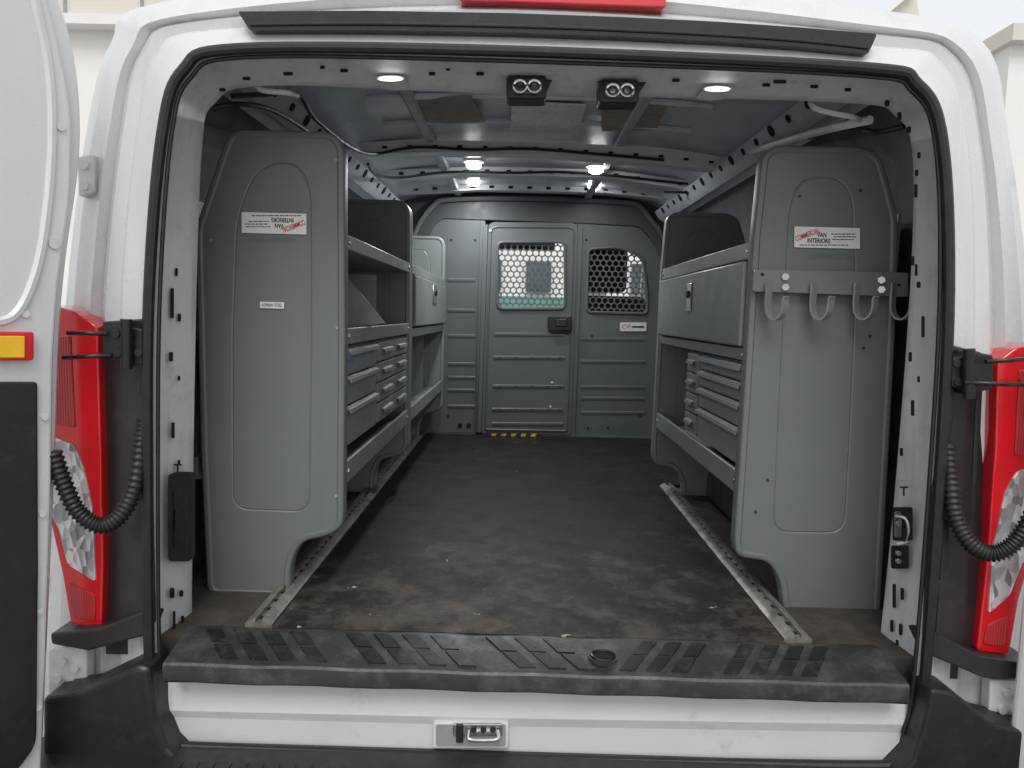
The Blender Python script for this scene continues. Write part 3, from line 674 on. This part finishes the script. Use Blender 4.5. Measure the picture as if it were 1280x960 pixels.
xfL = P(430, 420, EY).x; xfR = P(937, 420, EY).x; xbL, xbR = -.80, .89
def tray(par, xf, xb, z0, h, Y0, Y1):
    b = -1 if xb < xf else 1
    w = .012*b
    pr = [(xf, z0), (xf, z0+h), (xf+w, z0+h), (xf+w, z0+.014), (xb-w, z0+.014), (xb-w, z0+h), (xb, z0+h), (xb, z0)]
    return MB().prism([V((x, Y0, z)) for x, z in pr], (0, Y1-Y0, 0)).build('shelf', M['grey_bright'], par, bevel=.003)
def rivets(par, xf, b, lst):
    for Y, z in lst: MB().tube([V((xf-b*.004, Y, z)), V((xf+b*.002, Y, z))], .006, 8).build('shelf_bolt', M['steel'], par)
SG = 'grey shelving units in the load bay'
GI = M['grey_bright']
uL = thing('shelving_unit', (-.6, EY, 0), 'grey steel shelving unit nearest on the left, end panel with upside down sticker', 'shelving', SG)
pL = panel(oL, eL, EY, uL)
Y1L = 2.83
panel(oL, eL, Y1L-.035, uL, m_='grey_bright')
tray(uL, xfL, xbL, .835, .036, EY+.036, Y1L-.036)
tray(uL, xfL, xbL, .606, .04, EY+.036, Y1L-.036)
tray(uL, xfL, xbL, .262, .056, EY+.036, Y1L-.036)
MB().box((xbL-.012, EY+.04, .28), (xbL-.004, Y1L-.04, .95)).build('back_panel', GI, uL)
MB().prism([P(434,346,2.1), P(482,404,2.1), P(434,409,2.1)], (0,.004,0)).build('shelf_divider', M['grey_lt'], uL)
MB().box((xbL, 2.30, .648), (xfL-.03, 2.304, .80)).build('shelf_divider', GI, uL)
rivets(uL, xfL, -1, [(Y, z) for Y in (EY+.05, Y1L-.06) for z in (.29, .626, .853)])
uF = thing('shelving_unit', (-.6, 3.45, 0), 'grey steel shelving unit with closed flap on the left, against the partition', 'shelving', SG)
Y0F, Y1F = 2.84, 4.08
panel(oL, eL, Y1F, uF, m_='grey_bright')
panel([V((x, z)) for x, z in oL], eL, Y0F, uF, .03, m_='grey_bright')
tray(uF, xfL, xbL, .835, .036, Y0F+.036, Y1F)
tray(uF, xfL, xbL, .59, .036, Y0F+.036, Y1F)
tray(uF, xfL, xbL, .262, .056, Y0F+.036, Y1F)
MB().box((xbL-.012, Y0F+.04, .28), (xbL-.004, Y1F, .95)).build('back_panel', GI, uF)
MB().box((xbL, 3.45, .32), (xfL-.03, 3.454, .59)).build('shelf_divider', GI, uF)
cd = MB().box((xfL-.002, Y0F+.045, .632), (xfL+.012, Y1F-.01, .832)).build('cabinet_flap', GI, uF, bevel=.005)
lq = PX(540, 368, xfL)
lt = MB().box((xfL+.012, lq.y-.07, lq.z-.045), (xfL+.016, lq.y+.07, lq.z+.045)).build('flap_latch', M['steel'], cd, bevel=.003)
MB().tube([V((xfL+.01, lq.y, lq.z+.01)), V((xfL+.024, lq.y, lq.z+.01))], .016, 12).build('latch_lock', M['black'], lt)
uR = thing('shelving_unit', (.7, EY, 0), 'grey steel shelving unit on the right, with closed flap above drawers and hook rail end', 'shelving', SG)
pR = panel(oR, eR, EY, uR)
Y1R = 2.92
panel(oR, eR, Y1R-.035, uR, m_='grey_bright')
tray(uR, xfR, xbR, .836, .042, EY+.036, Y1R-.036)
tray(uR, xfR, xbR, .592, .03, EY+.036, Y1R-.036)
tray(uR, xfR, xbR, .262, .058, EY+.036, Y1R-.036)
MB().box((xbR+.004, EY+.04, .28), (xbR+.012, Y1R-.04, .95)).build('back_panel', GI, uR)
MB().box((xfR+.02, 2.43, .32), (xbR, 2.434, .59)).build('shelf_divider', GI, uR)
cd = MB().box((xfR-.012, EY+.045, .626), (xfR+.002, Y1R-.045, .832)).build('cabinet_flap', GI, uR, bevel=.005)
lq = PX(867, 372, xfR)
lt = MB().box((xfR-.016, lq.y-.03, lq.z-.045), (xfR-.012, lq.y+.03, lq.z+.045)).build('flap_latch', M['steel'], cd, bevel=.003)
MB().tube([V((xfR-.024, lq.y, lq.z+.01)), V((xfR-.01, lq.y, lq.z+.01))], .012, 12).build('latch_lock', M['black'], lt)
rivets(uR, xfR, 1, [(Y, z) for Y in (EY+.05, Y1R-.06) for z in (.29, .606, .856)])
TY = EY-.0005
def sticker(x0, y0, x1, y1, par, flip):
    s = MB().slab([(x0,y0),(x1,y0+(x1-x0)*.026),(x1,y1+(x1-x0)*.026),(x0,y1)], TY, .0012)
    cx, cy = (x0+x1)/2, (y0+y1)/2+1; w = x1-x0; h = y1-y0; k = -1 if flip else 1; r = 180 if flip else 0
    s.use(1)
    for i, (a, b) in enumerate(((.06,.44),(.1,.44),(.08,.4))):
        yy = cy+k*(-h*.17+i*h*.13); xx = a
        while xx < b-.02:
            l = random.uniform(.03, .07)
            s.slab([(cx+k*w*xx, yy-.6),(cx+k*w*min(b, xx+l), yy-.6),(cx+k*w*min(b, xx+l), yy+.6),(cx+k*w*xx, yy+.6)], TY-.0006, .0004); xx += l+.012
    yy = cy+k*h*.36; xx = -.42
    while xx < .3:
        l = random.uniform(.03, .08)
        s.slab([(cx+k*w*xx, yy-.6),(cx+k*w*(xx+l), yy-.6),(cx+k*w*(xx+l), yy+.6),(cx+k*w*xx, yy+.6)], TY-.0006, .0004); xx += l+.012
    s = s.build('sticker', [M['sticker'], M['black_ink']], par)
    text('COMMERCIAL', cx-k*w*.30, cy-k*h*.14, 6.2, TY-.0008, M['red_ink'], s, 'sticker_lettering', r+22, .02, w*.38)
    text('VAN', cx-k*w*.08, cy-k*h*.12, 5.2, TY-.0006, M['black_ink'], s, 'sticker_lettering', r, .03, w*.14)
    text('INTERIORS', cx-k*w*.13, cy+k*h*.16, 5.2, TY-.0006, M['black_ink'], s, 'sticker_lettering', r, .03, w*.34)
sticker(302, 265, 383, 291, pL, True)
sticker(993, 283, 1075, 309, pR, False)
text('ADRIAN STEEL', 338, 299, 7, EY+.0028, M['grey_dk'], pL, 'embossed_lettering', 180, .0, 62)
text('ADRIAN STEEL', 1041, 321, 7, EY+.0028, M['grey_dk'], pR, 'embossed_lettering', 0, .0, 60)
s2 = MB().slab([(325,377),(355,378),(355,386),(325,385)], TY, .0012).build('serial_sticker', M['sticker'], pL)
text('ADRIAN STEEL', 340, 381.5, 4, TY-.0006, M['black_ink'], s2, 'sticker_lettering', 0, .01, 26)
for x, y in ((1076,238),(1088,420),(1080,435),(1000,245),(960,600),(945,640)): MB().disc(P(x, y, EY+.001), .0035, .004, 10).build('panel_bolt', M['black_ink'], pR)
for x, y in ((420,200),(421,410),(420,620),(263,300)): MB().disc(P(x, y, EY+.001), .0035, .004, 10).build('panel_bolt', M['grey_lt'], pL)

# ------------------------------------------------------------------ drawer cabinets
def cabinet(label, xf, b, Y0, Y1, z0, z1, cols, rows, small=False, blue=None):
    r = thing('drawer_cabinet', (xf+b*.17, (Y0+Y1)/2, z0), label, 'drawer cabinet', 'drawer cabinets in the shelving')
    MB().box((min(xf+b*.016, xf+b*.34), Y0, z0), (max(xf+b*.016, xf+b*.34), Y1, z1)).build('carcass', M['grey_dk'], r, bevel=.003)
    cw = (Y1-Y0-.01)/cols; tot = sum(rows); za0 = z0+.005
    for i in range(cols):
        zz = za0
        for q in rows:
            rh = (z1-z0-.01)*q/tot
            ya, yb = Y0+.005+i*cw+.004, Y0+.005+(i+1)*cw-.004; za, zb = zz+.003, zz+rh-.003; zz += rh
            d_ = MB().box((min(xf+b*.018, xf+b*.004), ya, za), (max(xf+b*.018, xf+b*.004), yb, zb)).build('drawer', M['grey_bright'], r, bevel=.002)
            ym = (ya+yb)/2; hw = (yb-ya)*(.5 if not small else .3)
            zt = zb-.002 if not small else (za+zb)/2+.010
            xo = xf+b*.004
            MB().prism([V((xo, ym-hw, zt)), V((xo-b*.010, ym-hw, zt-.003)), V((xo-b*.012, ym-hw, zt-.012)), V((xo-b*.009, ym-hw, zt-.012)), V((xo-b*.008, ym-hw, zt-.006)), V((xo, ym-hw, zt-.004))], (0, 2*hw, 0)).build('drawer_pull', M['grey_bright'], d_)
    if blue:
        MB().box((min(xf-b*.002, xf+b*.006), blue[0], blue[1]), (max(xf-b*.002, xf+b*.006), blue[0]+.05, blue[1]+.022)).build('cabinet_label', M['blue'], r)
    return r
cabinet('grey cabinet of three wide drawers in the left shelving, nearest the doors', xfL, -1, 1.80, 2.19, .345, .602, 1, (1.5,1.1,1), False, (1.81, .568))
cabinet('grey cabinet of eight small drawers in the left shelving, behind the wide drawers', xfL, -1, 2.21, 2.78, .345, .602, 2, (1,1,1,1), True)
cabinet('grey cabinet of four wide drawers in the right shelving under the closed flap', xfR, 1, 1.80, 2.24, .325, .588, 1, (1.5,1,.8,.7), False, (2.14, .56))
cabinet('narrow grey column of small drawers beyond the wide drawers on the right', xfR, 1, 2.26, 2.42, .325, .588, 1, (1,1,1,1), True)

# ------------------------------------------------------------------ hook rail
hr = thing('hook_rail', (P(1035,350,1.73).x, 1.735, P(1035,350,1.73).z), 'grey steel rail with four coat hooks bolted across the right end panel', 'hook rail')
HYY = 1.738
pm = MB().slab(rp([(943,337,3),(1135,341,3),(1135,371,3),(941,364,3)]), HYY, .006).use(1)
pm.disc(P(953,343,HYY-.001), .004, .003, 10); pm.disc(P(1124,356,HYY-.001), .004, .003, 10)
pm.build('rail_plate', [M['grey'], M['void']], hr)
MB().slab([(943,337.3),(1135,341.3),(1135,343),(943,339)], HYY+.006, .02).build('rail_flange', M['grey'], hr)
for x in (961, 1017, 1071, 1117):
    c0 = P(x, 364, HYY-.005); th = math.radians(38); fw = V((math.sin(th), -math.cos(th), 0))
    pf = [(0,.018),(0,0),(0,-.026),(.003,-.048),(.014,-.062),(.028,-.064),(.040,-.053),(.044,-.036),(.044,-.020),(.047,-.012)]
    path = catm([c0+fw*u+V((0,0,w)) for u, w in pf], 4)
    MB().ribbon(path, V((math.cos(th), math.sin(th), 0))*.023, .004).build('coat_hook', M['grey_bright'], hr)
for x, y in ((982,346),(982,359),(1102,350),(1102,362)):
    MB().tube([P(x, y, HYY+.002), P(x, y, HYY-.009)], .0085, 6).build('rail_bolt', M['steel'], hr)

# ------------------------------------------------------------------ surroundings
g = MB().add([(-150,-150,-.68),(150,-150,-.68),(150,250,-.68),(-150,250,-.68)], [(0,1,2,3)]).build('ground', M['asphalt'])
tag(g, 'grey paved yard under the van', 'ground', kind='structure')
bl = thing('building', (-9, 14, -.68), 'beige clad building beyond the top left of the van', 'building')
MB().box((-16, 12, -.68), (-5.2, 22, 4.95)).build('lower_wall', M['render'], bl)
m = MB().box((-16.1, 11.9, 5.1), (-5.1, 22.1, 8)).use(1)
for i in range(7): m.box((-6.0-i*1.2, 11.87, 5.12), (-5.96-i*1.2, 11.9, 8))
m.build('upper_cladding', [M['beige'], M['grey_lt']], bl)
MB().box((-16.2, 11.7, 4.95), (-5.0, 22.2, 5.1)).build('trim_band', M['render'], bl)
br = thing('building', (11, 14, -.68), 'low pale building beyond the top right of the van', 'building')
MB().box((7.5, 12, -.68), (16, 20, 5.05)).build('wall', M['render'], br)
MB().box((7.4, 11.8, 5.05), (16.2, 20.2, 5.3)).build('eaves_band', M['beige'], br)
gb = thing('building', (9.5, 17.5, -.68), 'beige gable end peeking over the van roof at top right', 'building')
MB().slab([(1080,400),(1080,40),(1102,24),(1145,-12),(1150,30),(1150,400)], 18, .4).build('gable_wall', M['beige'], gb)
MB().prism([P(1092,32,17.8), P(1145,-12,17.8), P(1145,-20,17.8), P(1086,30,17.8)], (0,.8,0)).build('roof_edge', M['render'], gb)
sf = thing('building', (.3, 15, -.68), 'pale building with a teal front, seen through the left perforated window', 'building')
MB().box((-3.2, 15, -.68), (3.6, 19, 2.0)).build('wall', M['render'], sf)
MB().box((-3.0, 14.9, -.68), (3.4, 15, 1.05)).build('shopfront', M['teal'], sf)
for x in (-.9, .1, 1.2, 2.2): MB().box((x, 14.85, 1.15), (x+.5, 14.98, 1.75)).build('window', M['glassdk'], sf)

# ------------------------------------------------------------------ light
w = bpy.data.worlds.new('World'); S.world = w; w.use_nodes = True
nt = w.node_tree; bg = nt.nodes['Background']; sky = nt.nodes.new('ShaderNodeTexSky'); sky.sky_type = 'NISHITA'; sky.sun_disc = False
sky.sun_elevation = math.radians(52); sky.sun_rotation = math.radians(180); sky.dust_density = 3; sky.air_density = 1.2
hs = nt.nodes.new('ShaderNodeHueSaturation'); hs.inputs['Saturation'].default_value = .25
mx = nt.nodes.new('ShaderNodeMix'); mx.data_type = 'RGBA'; mx.inputs[0].default_value = .6; mx.inputs[7].default_value = (8.0,8.2,8.4,1)
nt.links.new(sky.outputs[0], hs.inputs['Color']); nt.links.new(hs.outputs[0], mx.inputs[6]); nt.links.new(mx.outputs[2], bg.inputs[0]); bg.inputs[1].default_value = .14
sl = bpy.data.lights.new('sun', 'SUN'); sl.energy = 1.3; sl.angle = math.radians(30); sl.color = (1,.98,.95)
so = bpy.data.objects.new('sun', sl); COL.objects.link(so); so.rotation_euler = (math.radians(38), 0, math.radians(-4)); so.location = (0,-5,6)
for x, y, Y in leds:
    l = bpy.data.lights.new('led', 'AREA'); l.shape = 'DISK'; l.size = .045; l.energy = 4.5; l.color = (.95,.98,1)
    o = bpy.data.objects.new('led', l); COL.objects.link(o); o.location = P(x, y, Y)+V((0,0,-.021))
for x, y in ((488,97), (897,110)):
    l = bpy.data.lights.new('strip', 'AREA'); l.shape = 'RECTANGLE'; l.size = .05; l.size_y = .01; l.energy = .5
    o = bpy.data.objects.new('strip', l); COL.objects.link(o); o.location = P(x, y+8, 1.62)
S.view_settings.view_transform = 'Standard'; S.view_settings.look = 'None'; S.view_settings.exposure = 0
cam = bpy.data.cameras.new('camera'); co = bpy.data.objects.new('camera', cam); COL.objects.link(co)
cam.sensor_width = 36; cam.lens = F*36/1280; cam.clip_start = .05; cam.clip_end = 800
co.matrix_world = Matrix.Translation((0,0,H)) @ R.to_4x4()
S.camera = co
